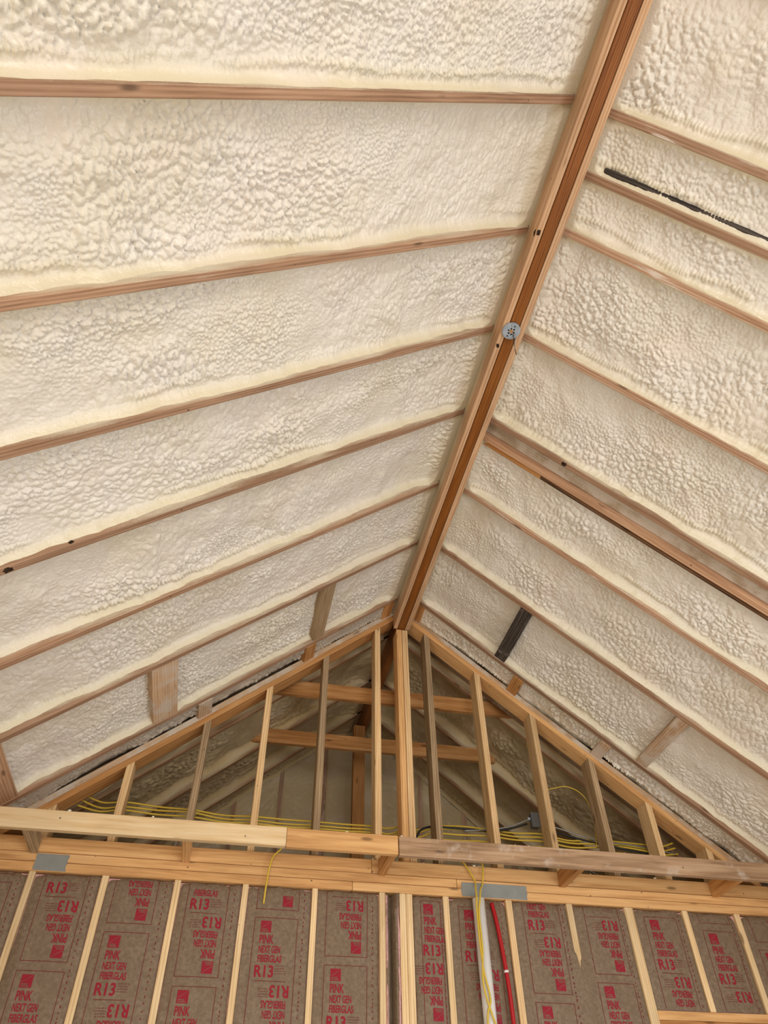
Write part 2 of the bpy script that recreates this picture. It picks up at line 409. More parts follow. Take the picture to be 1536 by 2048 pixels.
# ------------------------------------------------------------------ spray foam bays
def foam_bay(side, y0, y1, seed, res=0.0052, d0=0.088, mat='foam', u0=0.0, u1=ULEN, amp=1.0, cover=0.055, lump=1.0, parent=None, tilt=0.0):
    Lg, W = u1-u0, y1-y0
    nu, nv = max(int(Lg/res), 8), max(int(W/res), 6)
    ue = -0.06 if u0 == 0.0 else 0.0
    u = np.linspace(ue, Lg, nu)[:, None]*np.ones((1, nv)); v = np.linspace(0, W, nv)[None, :]*np.ones((nu, 1))
    ug, vg = u+u0+seed*3.7, v+y0*1.0
    wx = fbm(ug*9, vg*9, seed+3, 3)-0.5; wy = fbm(ug*9, vg*9, seed+5, 3)-0.5
    low = fbm(ug*2.3, vg*3.0, seed+11, 3)-0.5
    mid = fbm(ug*7, vg*5, seed+13, 3)-0.5
    streak = fbm(ug*16, vg*3.2+wx*0.5, seed+15, 2)-0.5
    smask = sstep(fbm(ug*1.1, vg*1.6, seed+17, 2), 0.38, 0.62)
    rough = 0.35+0.65*sstep(fbm(ug*1.7, vg*2.6, seed+23, 3), 0.36, 0.6)
    big = sstep(fbm(ug*1.3, vg*2.0, seed+29, 2), 0.5, 0.72)
    s1 = 0.021*lump
    def cells(su, sv, k, wamp):
        f1, df = worley((ug+wx*wamp)/su, (vg+wy*wamp)/sv, seed+k)
        return np.clip(df*1.7, 0, 1)**0.6*(1-0.35*f1)
    b1 = cells(s1, s1*1.25, 31, 0.04)
    b2 = cells(s1*1.6, s1*3.4, 37, 0.05)              # drawn out across the bay by the spray passes
    b3 = cells(s1*2.6, s1*2.0, 53, 0.05)
    m2 = sstep(fbm(ug*2.1, vg*1.4, seed+59, 2), 0.44, 0.60)
    m3 = sstep(fbm(ug*1.5, vg*3.0, seed+61, 2), 0.52, 0.70)
    wr = 1-np.abs(2*fbm(ug*20+wx*2, vg*13+wy*2, seed+67, 2)-1)
    bumps = 1.4*rough*((0.0085*b1+0.002)*(1-0.45*m2) + 0.0125*b2*m2 + 0.013*b3*m3 + 0.012*b3*big*0.6) + 0.006*wr
    d_far = W-v                                     # distance to the rafter face that looks at the door
    edge = np.exp(-(d_far/0.022)**1.3) + np.exp(-(v/0.022)**1.3)
    wob = (fbm(ug*4, vg*0+1.3, seed+41, 3)-0.5)*0.07
    beadp = 0.055+wob
    bead = np.exp(-((d_far-beadp)/0.016)**2)*sstep(fbm(ug*1.9, ug*0+2.2, seed+43, 2), 0.45, 0.62)
    rings = 0.6+0.4*np.sin(ug*2*math.pi/0.019+wx*14)
    flat = sstep(d_far, 0.004, beadp.clip(0.03, 1)+0.01)*sstep(v, 0.0, 0.03)
    n = d0 + 0.006 - amp*(0.045*low + 0.030*mid + 0.016*streak*smask) - amp*bumps*(0.15+0.85*flat) - amp*0.016*bead*rings
    n = n - cover*np.clip(edge, 0, 1) + tilt*v/W
    if u0 == 0.0:
        n = n - 0.085*np.exp(-(np.clip(u, 0, 9)/0.075)**1.5)
    if u1 >= ULEN: n = n - 0.04*np.exp(-((Lg-u)/0.06)**1.5)
    n = np.clip(n, 0.012, 0.2)
    thin = np.clip(0.85*edge + 0.45*bead + 0.55*np.exp(-(u/0.12)**2)*(u0 == 0.0) + 0.25*(1-flat), 0, 1)
    s = SL[side]
    co = np.zeros((nu, nv, 3))
    # local to the ceiling object: x along the slope, y across, z outward
    P = MATS[ceil[side].name].inverted()
    base = sp(side, u0, 0, 0); base.z += HC
    eu, en = np.array(s['u']), np.array(s['n'])
    w = np.array(base)[None, None, :] + u[..., None]*eu + n[..., None]*en
    w[..., 1] += y0+v
    P = np.array(P)
    co = w@P[:3, :3].T + P[:3, 3]
    me = grid_mesh('foam', co, thin, flip=(side == 'L'))
    put('foam_panel', me, M[mat], parent=parent or ceil[side])

YL = [0.062, 0.667, 1.289, 1.880, 2.480, 3.114, 3.722, 4.395]
YR = [0.050, 0.677, 0.960, 1.246, 1.874, 2.487, 2.632, 3.106, 3.718, 4.385]
TK = 0.040
h = TK/2
def bays(side, ys, seed0, skip=()):
    for i in range(len(ys)-1):
        if i in skip: continue
        a, b_ = ys[i]+h, ys[i+1]-h
        if side == 'R' and i == 5: continue                    # the gap between the paired rafters holds a board
        foam_bay(side, a, b_, seed0+i*7, lump=0.84 if side == 'L' else 0.9, amp=(1.0 if side == 'L' else 0.85)*(0.8 if ys[i] > 3.0 else 1.0),
                 cover=0.05, d0=D0[side][i])
D0 = {'L': [0.060, 0.088, 0.070, 0.080, 0.075, 0.075, 0.072], 'R': [0.060, 0.050, 0.052, 0.062, 0.072, 0, 0.066, 0.066, 0.066]}
bays('L', YL, 100)

YRb = list(YR)
bays('R', YRb, 300)
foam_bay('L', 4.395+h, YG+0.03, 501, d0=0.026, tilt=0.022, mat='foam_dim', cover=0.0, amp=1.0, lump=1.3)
foam_bay('R', 4.385+h, YG+0.03, 511, d0=0.028, tilt=0.022, mat='foam', cover=0.0, amp=1.0)
# roof on the door side of the frame, and beyond the gable
for side in 'LR':
    foam_bay(side, -5.0, 0.042 if side == 'L' else 0.03, 600, res=0.05, cover=0.0, amp=0.6)
YB = [4.845, 4.985, 5.68, 6.28]
for k, side in enumerate('LR'):
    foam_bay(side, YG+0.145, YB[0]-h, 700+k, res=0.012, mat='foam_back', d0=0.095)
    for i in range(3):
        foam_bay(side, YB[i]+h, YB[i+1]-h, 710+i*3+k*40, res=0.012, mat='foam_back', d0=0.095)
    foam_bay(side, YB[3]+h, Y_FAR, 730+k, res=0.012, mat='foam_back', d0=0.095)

# ------------------------------------------------------------------ rafters
SIDE_TXT = {'L': 'over the pale ledger board', 'R': 'over the weathered ledger board'}
ORD = ['first', 'second', 'third', 'fourth', 'fifth', 'sixth', 'seventh', 'eighth', 'ninth', 'tenth']
def rafter(side, Y, label, mat='rafter', t=TK, n0=0.0, d=0.235, u0=0.0, u1=ULEN, name='rafter', cat='rafter', group='roof rafters'):
    s = SL[side]
    # plumb cut where the rafter meets the ridge is hidden by the foam; the end is square to its length
    return beam(name, sp(side, u0, Y, n0), s['u'], s['y'], s['n'], u1-u0, t, d, M[mat], label=label, cat=cat, group=group)
RAF = {}
for i, Y in enumerate(YL):
    k = len(YL)-1-i
    RAF['L', i] = rafter('L', Y, f'foam-dusted wooden roof rafter {SIDE_TXT["L"]}, {ORD[k]} from the gable wall')
for i, Y in enumerate(YR):
    if i == 6: continue
    ks = {9: 0, 8: 1, 7: 2, 5: 3, 4: 4, 3: 5, 2: 6, 1: 7, 0: 8}
    lab = f'foam-dusted wooden roof rafter {SIDE_TXT["R"]}, {ORD[ks[i]]} from the gable wall'
    if i == 5: lab = 'roof rafter with a black knot, along the grey dusty gap'
    if i == 2: lab = 'reddish roof rafter directly below the blackened strip of board'
    RAF['R', i] = rafter('R', Y, lab, 'rafter_dusty' if i in (1, 3, 4, 7) else 'rafter')
RAF['R', 6] = rafter('R', 2.632, 'clean pale rafter forming the far edge of the grey dusty gap', 'tan')
rafter('R', 2.559, 'grey dust-coated board sunk between two paired rafters', 'filler', t=0.104, n0=0.045, d=0.12, name='filler_board', cat='board', group=None)
rafter('R', 2.672, 'dark stained strip of board beneath the clean pale rafter', 'stained', t=0.038, n0=0.016, d=0.15, name='sister_board', cat='board', group=None, u0=0.5)
rafter('R', 2.672, 'brown upper end of sister board next to the ridge beam', 'orange', t=0.038, n0=0.014, d=0.15, name='sister_board', cat='board', group=None, u0=0.0, u1=0.499)
rafter('R', 0.919, 'blackened strip of board with white foam flecks beside reddish rafter', 'char', t=0.032, n0=0.030, d=0.15, name='sister_board', cat='board', group=None, u0=0.12)
for side in 'LR':
    for i, Y in enumerate(YB):
        txt = ['nearest behind the gable studs', 'carrying the upper collar tie', 'carrying the lower collar tie', 'against the far foamed wall'][i]
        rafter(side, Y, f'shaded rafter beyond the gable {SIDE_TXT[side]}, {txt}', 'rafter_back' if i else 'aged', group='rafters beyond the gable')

# dark knots in the rafters
def knot(parent, x, y, z, r, axis):
    """an irregular dark knot, a thin lump on the rafter's surface; local coordinates of the rafter"""
    V, F = [], []
    seg = 12
    rad = [r*random.uniform(0.65, 1.2) for _ in range(seg)]
    ctr = 0.0035
    for k in range(seg):
        a = 2*math.pi*k/seg
        V.append((rad[k]*math.cos(a)*1.25, rad[k]*math.sin(a), 0.0))
    for k in range(seg):
        a = 2*math.pi*k/seg
        V.append((rad[k]*0.6*math.cos(a)*1.25, rad[k]*0.6*math.sin(a), ctr*random.uniform(0.4, 1.1)))
    V.append((0, 0, ctr*0.3))
    for k in range(seg):
        j = (k+1) % seg
        F.append((k, j, seg+j, seg+k)); F.append((seg+k, seg+j, 2*seg))
    me = bpy.data.meshes.new('knot'); me.from_pydata(V, [], F); me.update()
    if axis == 'z': m = frame((x, y, z), (1, 0, 0), (0, -1, 0), (0, 0, -1))
    elif axis == '-y': m = frame((x, y, z), (1, 0, 0), (0, 0, 1), (0, -1, 0))
    else: m = frame((x, y, z), (-1, 0, 0), (0, 0, 1), (0, 1, 0))
    put('knot', me, M['knot'], parent=parent, mtx=m)
knot(RAF['R', 5], 0.60, 0.0, 0.0, 0.018, 'z')
knot(RAF['L', 4], 2.49, h, 0.016, 0.012, 'y')
knot(RAF['L', 4], 2.76, 0.0, 0.0, 0.018, 'z')

# ------------------------------------------------------------------ ridge beam
rb = put('ridge_beam', None, None, mtx=Matrix.Translation((XC, 4.6, ZB)), label='long ridge beam, dark brown core between two pale side boards', cat='beam')
def child_beam(name, parent, p, ex, ey, ez, L, w, d, mat, **kw):
    m = MATS[parent.name].inverted() @ frame((p[0], p[1], p[2]+HC), ex, ey, ez)
    return put(name, box_mesh(L, w, d, 0.002), mat, parent=parent, mtx=m, **kw)
EXY = (0, -1, 0)
child_beam('core', rb, (1.158, Y_FAR-0.02, ZB+0.006), EXY, (1, 0, 0), (0, 0, 1), 11.6, 0.058, 0.34, M['lvl'], label='dark brown glossy laminated core')
rl = child_beam('side_board', rb, (1.1065, YG-0.0, ZB), EXY, (1, 0, 0), (0, 0, 1), 9.6, 0.034, 0.30, M['ridge'])
rr = child_beam('side_board', rb, (1.208, YG-0.0, ZB), EXY, (1, 0, 0), (0, 0, 1), 9.6, 0.036, 0.30, M['ridge'])
knot(rl, YG-1.24, -0.002, 0.0, 0.013, 'z'); knot(rl, YG-1.90, -0.002, 0.0, 0.012, 'z'); knot(rl, YG-1.25, -0.017, 0.02, 0.018, '-y')

# ------------------------------------------------------------------ electrical box on the ridge
fx = put('ceiling_box', None, None, mtx=Matrix.Translation((1.146, 1.79, ZB)), label='round grey metal electrical box screwed under the ridge beam', cat='electrical box')
put('cover', disc_mesh(0.051, 0.014, 36, 0.003), M['zinc'], parent=fx, mtx=Matrix.Translation((0, 0, -0.0075)))
for a, r, rr_ in [(0.3, .016, .005), (1.3, .018, .0045), (2.4, .017, .005), (3.4, .018, .0045), (4.4, .017, .0045), (5.4, .018, .005), (0, 0, .010), (2.0, .034, .004), (5.0, .034, .004)]:
    put('knockout', disc_mesh(rr_, 0.002, 12), M['hole'] if r else M['orange'], parent=fx, mtx=Matrix.Translation((r*math.cos(a), r*math.sin(a), -0.0152)))
for sy in (-1, 1):
    put('screw', disc_mesh(0.007, 0.004, 14, 0.001), M['zinc'], parent=fx, mtx=Matrix.Translation((0.004*sy, 0.036*sy, -0.0165)))
put('wire', tube_mesh([(0.012, 0.012, -0.012), (0.022, 0.03, -0.025), (0.034, 0.062, -0.05), (0.045, 0.085, -0.085), (0.047, 0.088, -0.10)], 0.0022, 6), M['black'], parent=fx)
put('wire', tube_mesh([(0.018, 0.006, -0.012), (0.030, 0.02, -0.03), (0.030, 0.05, -0.06), (0.036, 0.072, -0.075)], 0.0018, 6), M['armor'], parent=fx)

# ------------------------------------------------------------------ blocking between the last rafters
def block(side, X, y0, y1, w, mat, label, n0=0.004, d=0.05):
    u = u_of_x(side, X); s = SL[side]
    ey = -s['u'] if side == 'L' else s['u']
    # grain along Y
    exv = Vector((0, 1, 0)); ez = s['n']; eyv = ez.cross(exv)
    return beam('blocking', sp(side, u, y0, n0), exv, eyv, ez, y1-y0, w, d, M[mat], label=label, cat='block')
block('L', 0.450, 3.722+h, 4.395-h, 0.098, 'grey', 'weathered grey-brown lookout block near the ridge, between the two last rafters', d=0.09)
block('L', -0.518, 3.722+h, 4.395-h, 0.17, 'dusty', 'wide tan lookout block halfway down the slope', d=0.09)
block('L', -1.33, 3.722+h, 4.395-h, 0.24, 'tan', 'broad clean board between rafters at the eave above pale ledger', d=0.09)
block('R', 1.877, 3.718+h, 4.385-h, 0.092, 'char', 'blackened lookout block near the ridge with a white foam smear', d=0.09)
block('R', 2.853, 3.718+h, 4.385-h, 0.085, 'dusty', 'tan dusty lookout block low on the weathered ledger slope', d=0.09)
block('L', -0.290, 4.395+h, YG+0.0, 0.105, 'dusty', 'short dusty block between last rafter and gable plate, halfway down', n0=-0.004)
block('L', 0.405, 4.395+h, YG+0.0, 0.095, 'orange', 'short clean orange block between last rafter and gable plate near ridge', n0=-0.004)
block('L', 1.03, 4.395+h, YG+0.0, 0.10, 'orange', 'short dark orange block tight against the ridge, pale ledger side', n0=0.004, d=0.1)
block('R', 2.038, 4.385+h, YG+0.0, 0.088, 'orange', 'short clean orange block between last rafter and gable plate, junction box side', n0=-0.004)
block('R', 2.645, 4.385+h, YG+0.0, 0.085, 'dusty', 'short foam-smeared block low between last rafter and gable plate', n0=-0.004)
block('R', 1.28, 4.385+h, YG+0.0, 0.08, 'orange', 'short dark block tight against the ridge, weathered ledger side', n0=0.004, d=0.1)

# ------------------------------------------------------------------ gable framing
RK = -0.050/1.0                      # underside of the doubled rake plates, measured square to the slope
for side, nm in (('L', 'pale ledger side'), ('R', 'junction box side')):
    s = SL[side]
    for j in range(2):
        mt = {('L', 0): 'orange', ('L', 1): 'dusty', ('R', 0): 'plate', ('R', 1): 'dusty'}[side, j]
        beam('rake_plate', sp(side, 0.02 if j == 0 else 0.0, YG+0.07, RK+j*0.0405), s['u'], s['y'], s['n'], 3.14, 0.14, 0.0395, M[mt],
             label=f'{"lower" if j == 0 else "upper foam-dusted"} sloping plate of the gable framing, {nm}', cat='plate')
GX = [(-1.09, 'stud'), (-0.70, 'stud'), (-0.262, 'grey'), (0.140, 'stud'), (0.545, 'grey'), (0.955, 'stud'),
      (1.138, 'plate'), (1.186, 'stud'), (1.372, 'grey'), (1.775, 'stud'), (2.190, 'stud'), (2.605, 'grey'), (2.985, 'stud'), (3.36, 'stud')]
Z_ST = 1.612
def gable_stud(X, mat, label, w=0.045):
    zt = (ZR-(XL-X)*TT if X < XC else ZR-(X-XR)*TT) + RK/CT
    cut = TT if X < XC else -TT
    if XL-0.02 < X < XR+0.02: zt, cut = ZB-0.004, 0
    beam('gable_stud', (X, YG, Z_ST), (0, 0, 1), (1, 0, 0), (0, 1, 0), zt-Z_ST, w, 0.137, M[mat], cut1=cut, label=label, cat='stud', group='gable studs')
nl, nr = 6, 8
for i, (X, mt) in enumerate(GX):
    if X < 1.1: lab = f'gable stud {ORD[5-i]} from the double king post, pale ledger side'
    elif i == 6: lab = 'orange-brown half of the double king post under the ridge'
    elif i == 7: lab = 'pale half of the double king post under the ridge'
    else: lab = f'gable stud {ORD[i-8]} from the double king post, junction box side'
    gable_stud(X, mt, lab)

# ------------------------------------------------------------------ top plates, band board, ledger boards
def xbeam(name, x0, x1, y, z, dy, dz, mat, label, cat, **kw):
    """board along X; front face at y, underside at z"""
    return beam(name, (x0, y+dy/2, z), (1, 0, 0), (0, 1, 0), (0, 0, 1), x1-x0, dy, dz, M[mat], label=label, cat=cat, **kw)
xbeam('top_plate', XWL, 0.78, YW, 1.505, 0.092, 0.0495, 'plate', 'lower top plate directly over the insulation, pale ledger side', 'plate')
xbeam('top_plate', 0.782, XWR, YW, 1.505, 0.092, 0.0495, 'plate', 'lower top plate directly over the insulation, white pipe side', 'plate')
xbeam('top_plate', XWL, 1.45, YW+0.002, 1.5575, 0.092, 0.0495, 'plate', 'upper top plate under the band board, pale ledger side', 'plate')
xbeam('top_plate', 1.452, XWR, YW+0.002, 1.5575, 0.092, 0.0495, 'plate', 'upper top plate under the band board, white pipe side', 'plate')
xbeam('band_board', XWL, 0.9, YW+0.001, 1.610, 0.038, 0.082, 'plate', 'band board lying on the top plates below pale ledger', 'board')
xbeam('band_board', 0.902, XWR, YW+0.001, 1.610, 0.038, 0.082, 'plate', 'band board lying on the top plates below weathered ledger', 'board')
xbeam('ledger_board', XWL+0.01, 0.322, 4.18, 1.588, 0.04, 0.106, 'pale', 'long pale ledger board hung out from the wall', 'board')
xbeam('ledger_board', 0.3235, 0.985, 4.181, 1.586, 0.04, 0.106, 'plate', 'short orange-tan ledger board between pale and weathered ones', 'board')
xbeam('ledger_board', 0.990, XWR-0.01, 4.176, 1.580, 0.04, 0.108, 'aged', 'weathered brown ledger board hung out from the wall', 'board')
BRX = [(-1.10, 'grey', 'spacer block behind ledger, outermost at the pale end'), (-0.235, 'plate', 'narrow spacer block behind the middle of the pale ledger'),
       (0.965, 'orange', 'spacer block at the joint of the orange-tan and weathered ledgers'), (2.165, 'orange', 'spacer block behind the middle of the weathered ledger'),
       (3.26, 'orange', 'spacer block behind the outer end of the weathered ledger')]
for X, mt, lab in BRX:
    beam('spacer_block', (X, 4.2215, 1.597), (0, 1, 0), (-1, 0, 0), (0, 0, 1), YW-4.2225, 0.044, 0.094, M[mt], label=lab, cat='block')

# steel straps across the plate joints
def strap(x0, x1, z0, z1, label):
    bm = bmesh.new()
    nseg = 14
    zig = [random.uniform(-0.004, 0.004) for _ in range(nseg+1)]
    zig2 = [random.uniform(-0.004, 0.004) for _ in range(nseg+1)]
    V = []
    for k in range(nseg+1):
        z = z0+(z1-z0)*k/nseg
        V.append((bm.verts.new((x0+zig[k], 0, z)), bm.verts.new((x1+zig2[k], 0, z))))
    for k in range(nseg):
        bm.faces.new((V[k][0], V[k][1], V[k+1][1], V[k+1][0]))
    r = bmesh.ops.extrude_face_region(bm, geom=list(bm.faces))
    for v in r['geom']:
        if isinstance(v, bmesh.types.BMVert): v.co.y += 0.0018
    me = bpy.data.meshes.new('strap'); bm.to_mesh(me); bm.free()
    put('steel_strap', me, M['strap'], mtx=Matrix.Translation((0, YW-0.0025, 0)), label=label, cat='strap')
strap(-1.075, -0.90, 1.508, 1.598, 'small grey steel strap on the top plates near the pale ledger end')
strap(1.478, 1.912, 1.508, 1.590, 'long grey steel strap on the top plates above the white pipe')

# ------------------------------------------------------------------ insulated wall: studs and header
WS = [(-1.073, 0.036), (-0.669, 0.038), (-0.259, 0.038), (0.137, 0.036), (0.553, 0.034), (0.968, 0.038), (1.095, 0.040), (1.137, 0.040),
      (1.372, 0.036), (1.782, 0.042), (2.190, 0.040), (2.600, 0.060), (3.000, 0.040), (3.380, 0.040)]
wl = ['first at the pale ledger end', 'second from the pale ledger end', 'third from the pale ledger end', 'fourth from the pale ledger end', 'fifth from the pale ledger end',
      'beside the crumpled narrow batt', 'first of the doubled pair beside crumpled batt', 'second of the doubled pair beside crumpled batt',
      'between crumpled batt and white pipe', 'just past the red tube', 'showing only as a wedge between two batts', 'wide one at the end of the header',
      'standing on the header', 'outermost, standing on the header']
for (X, w), t in zip(WS, wl):
    z0 = -1.5 if X < 2.9 else 0.95
    beam('wall_stud', (X, YW+0.001, z0), (0, 0, 1), (1, 0, 0), (0, 1, 0), 1.504-z0, w, 0.094, M['pale' if X != 1.782 else 'stud'], label=f'pale wall stud {t}', cat='stud', group='wall studs')
xbeam('header', 2.631, XWR, YW+0.001, 0.903, 0.092, 0.046, 'plate', 'flat header plate under the batts at the right edge of the wall', 'header')
xbeam('header', 2.631, XWR, YW+0.003, 0.66, 0.092, 0.242, 'orange', 'deep header beam below the flat header plate', 'header')

# ------------------------------------------------------------------ kraft-faced batts with their print
_tc = {}
def text2d(s, w, hgt):
    """filled lettering fitted to w x hgt, lower left corner at 0,0 -> (verts Nx2, faces)"""
    if s not in _tc:
        cu = bpy.data.curves.new('t', 'FONT'); cu.body = s; cu.offset = 0.028; cu.resolution_u = 3
        ob = bpy.data.objects.new('t', cu); COL.objects.link(ob)
        bpy.context.view_layer.update()
        me = bpy.data.meshes.new_from_object(ob)
        v = np.zeros(len(me.vertices)*3); me.vertices.foreach_get('co', v); v = v.reshape(-1, 3)[:, :2]
        f = [tuple(p.vertices) for p in me.polygons]
        bpy.data.objects.remove(ob); bpy.data.curves.remove(cu); bpy.data.meshes.remove(me)
        mn, mx = v.min(0), v.max(0)
        _tc[s] = ((v-mn)/(mx-mn), f)
    v, f = _tc[s]
    return v*np.array([w, hgt]), f
class Flat:
    def __init__(s): s.v = []; s.f = []
    def add(s, v, f):
        o = len(s.v); s.v += [tuple(p) for p in v]; s.f += [tuple(i+o for i in q) for q in f]
    def rect(s, x0, x1, z0, z1):
        # cut into short pieces so the print can follow the paper
        nx, nz = max(1, int(abs(x1-x0)/0.02)), max(1, int(abs(z1-z0)/0.02))
        for i in range(nx):
            for j in range(nz):
                a, b_ = x0+(x1-x0)*i/nx, x0+(x1-x0)*(i+1)/nx
                c, d = z0+(z1-z0)*j/nz, z0+(z1-z0)*(j+1)/nz
                s.add([(a, c), (b_, c), (b_, d), (a, d)], [(0, 1, 2, 3)])
ROWS = [('PINK', 0.090, 0.044, 0.080), ('NEXT GEN', 0.144, 0.037, 0.122), ('FIBERGLAS', 0.190, 0.036, 0.134), ('R13', 0.239, 0.059, 0.106)]
FH, PERIOD = 0.63, 0.672
def make_batt(x0, x1, ztop, zbot, frame_tops, label, tx=0.25, seed=0, wing=None, flipfirst=False, cat='insulation', plain_=False, clipx=None):
    W = x1-x0; xc = (x0+x1)/2
    root = put('insulation_batt', None, None, mtx=Matrix.Translation((xc, YW+0.05, zbot)), label=label, cat=cat, group='kraft-faced insulation batts')
    Hh = ztop-zbot
    def surf(x, z):              # x from the batt centre, z above its base -> local y of the paper
        s = np.clip(x/W+0.5, 0, 1)
        y = -0.036 - 0.012*np.sin(np.pi*s)**0.6
        y = y - 0.010*(fbm((x+seed)*6+z*1.5, z*2.2+seed, seed, 3)-0.5) - 0.012*(fbm(x*22+seed, z*2.4, seed+5, 2)-0.5)*np.abs(2*s-1)
        y = y + 0.020*np.exp(-((Hh-z)/0.03))*(0.4+fbm(x*30, z*0+seed, seed+8, 2))
        if wing is not None:
            sgn, zw = wing
            zz = z+zbot
            f = sstep(zw-zz, -0.02, 0.25)
            y = y - 0.022*f*sstep(sgn*x, W/2-0.05, W/2-0.005)
        return y
    nx, nz = 26, int(Hh/0.02) if Hh < 1.6 else 90
    zz = (1-(np.linspace(1, 0, nz))**1.0)*Hh
    if Hh >= 1.6: zz = Hh*(np.linspace(0, 1, nz)**0.55)
    X = np.linspace(-W/2, W/2, nx)[:, None]*np.ones((1, nz)); Z = zz[None, :]*np.ones((nx, 1))
    Y = surf(X, Z)
    Zt = Z.copy(); Zt = np.where(Z > Hh-1e-6, Z-0.012*fbm(X*25+seed, X*0+seed, seed+3, 2)-0.0, Z)
    Xe = X.copy()
    Xe += 0.004*np.sign(X)*(np.abs(X) > W/2-1e-6)*(fbm(X*0+seed+X, Z*7, seed+77, 3)-0.9)*2
    if wing is not None:
        sgn, zw = wing
        f = sstep(zw-(Z+zbot), -0.02, 0.25)
        Xe = Xe + sgn*0.024*f*sstep(sgn*X, W/2-0.06, W/2)
    co = np.stack([Xe, Y, Zt], -1)
    put('kraft_facing', grid_mesh('kraft', co, flip=False), M['kraft'], parent=root)
    # pink wool behind the paper
    bm = bmesh.new(); bmesh.ops.create_cube(bm, size=1); bmesh.ops.subdivide_edges(bm, edges=list(bm.edges), cuts=5, use_grid_fill=True)
    for v in bm.verts:
        v.co = Vector((v.co.x*(W-0.001), -0.028+(v.co.y+0.5)*0.072 + 0.004*random.random(), (v.co.z+0.5)*(Hh-0.010)))
    me = bpy.data.meshes.new('wool'); bm.to_mesh(me); bm.free()
    put('fiberglass_wool', me, M['pink'], parent=root)
    if plain_: return root
    words_, lines, rings, marks = [], Flat(), [], []
    for zt in frame_tops:
        k0 = zt
        for unit in (-1, 0, 1):
            top = k0 - zbot - unit*PERIOD
            if top < Hh-1.5 or top-FH > Hh: continue
            fx0, fx1 = -W/2+W*(tx-0.10), -W/2+W*(tx+0.56)
            t_ = 0.0032
            ring = Flat()
            for (a, b_, c, d) in ((fx0, fx1, top-t_, top), (fx0, fx1, top-FH, top-FH+t_), (fx0, fx0+t_, top-FH, top), (fx1-t_, fx1, top-FH, top)):
                if c > Hh-0.012 or d < 0.006: continue
                ring.rect(a, b_, max(c, 0.005), min(d, Hh-0.012))
            rings.append(ring)
            if 0.01 < top-FH/2 < Hh-0.02:
                rule = Flat(); rule.rect(fx0+0.03, fx1-0.05, top-FH/2-t_/2, top-FH/2+t_/2); rings.append(rule)
            for half in (0, 1):
                lx = -W/2+W*tx
                cxm = (fx0+fx1)/2
                zc = top-FH/2
                def T(v, half=half, cxm=cxm, zc=zc):
                    v = np.array(v, float)
                    return v if half == 0 else np.stack([2*cxm-v[:, 0], 2*zc-v[:, 1]], -1)
                for s_, dz, hh, ww in ROWS:
                    v, f = text2d(s_, ww, hh)
                    off = -0.012 if s_ == 'R13' else 0.0
                    v = T(v+np.array([lx+off, top-dz-hh]))
                    if v[:, 1].max() > Hh-0.008: continue
                    if v[:, 1].max() < Hh-1.6 or v[:, 1].min() < 0.008: continue
                    one = Flat(); one.add(v, f); words_.append(one)
                # small lines of fine print beside the rating, as dashes
                for q in range(4):
                    z_ = top-0.244-q*0.012
                    xx = lx+0.10
                    while xx < lx+0.155:
                        l = random.uniform(0.006, 0.016)
                        v = T([(xx, z_), (xx+l, z_), (xx+l, z_+0.003), (xx, z_+0.003)])
                        if 0.008 < v[:, 1].min() and v[:, 1].max() < Hh-0.008: lines.add(v, [(0, 1, 2, 3)])
                        xx += l+0.004
                # the square mark
                q = 0.060
                sq = T([(lx, top-0.078), (lx+q, top-0.078), (lx+q, top-0.018), (lx, top-0.018)])
                if sq[:, 1].min() > 0.006 and sq[:, 1].max() < Hh-0.004 and sq[:, 1].max() > Hh-1.6:
                    marks.append((T, lx, top-0.078, q))
    zz = Hh-0.03
    while zz > max(Hh-1.3, 0.03):                                   # column of fine print along the selvage
        l = random.uniform(0.006, 0.014)
        lines.rect(W/2-W*0.115, W/2-W*0.115+0.006, zz-l, zz); zz -= l+random.uniform(0.006, 0.03)
    def drape(fl, name, mat, lift=0.0016, parent=root):
        if not fl.v: return None
        v = np.array(fl.v)
        if wing is None: v[:, 0] = np.clip(v[:, 0], -W/2+0.004, W/2-0.004)
        y = surf(v[:, 0], v[:, 1])-lift
        me = bpy.data.meshes.new(name); me.from_pydata([(a, c, b_) for (a, b_), c in zip(v, y)], [], fl.f); me.update()
        return put(name, me, M[mat], parent=parent)
    for one in words_: drape(one, 'printed_word', 'print')
    for one in rings: drape(one, 'printed_rule', 'printline', 0.0014)
    fp = drape(lines, 'fine_print', 'printline', 0.0014)
    if fp: fp['kind'] = 'stuff'
    for T, lx, lz, q in marks:
        sqf = Flat(); nn = 4
        for i in range(nn):
            for j in range(nn):
                a, b_, c, d = lx+q*i/nn, lx+q*(i+1)/nn, lz+q*j/nn, lz+q*(j+1)/nn
                sqf.add(T([(a, c), (b_, c), (b_, d), (a, d)]), [(0, 1, 2, 3)])
        lg = drape(sqf, 'printed_logo', 'print', 0.0016)
        mk = Flat()
        arc = [(lx+0.004, lz+0.026), (lx+0.014, lz+0.030), (lx+0.028, lz+0.038), (lx+0.042, lz+0.048), (lx+0.055, lz+0.059)]
        for (a, b_), (c, d) in zip(arc[:-1], arc[1:]):
            mk.add(T([(a, b_-0.0018), (c, d-0.0018), (c, d), (a, b_)]), [(0, 1, 2, 3)])
        for s_, zz_ in (('OWENS', 0.013), ('CORNING', 0.004)):
            v, f = text2d(s_, 0.034 if s_ == 'OWENS' else 0.042, 0.0065)
            mk.add(T(v+np.array([lx+0.006, lz+zz_])), f)
        drape(mk, 'logo_mark', 'kraft', 0.0024, parent=lg)
    return root
e = 0.0005
def gap(i, j): return WS[i][0]+WS[i][1]/2+e, WS[j][0]-WS[j][1]/2-e
ZT = 1.504
B = []
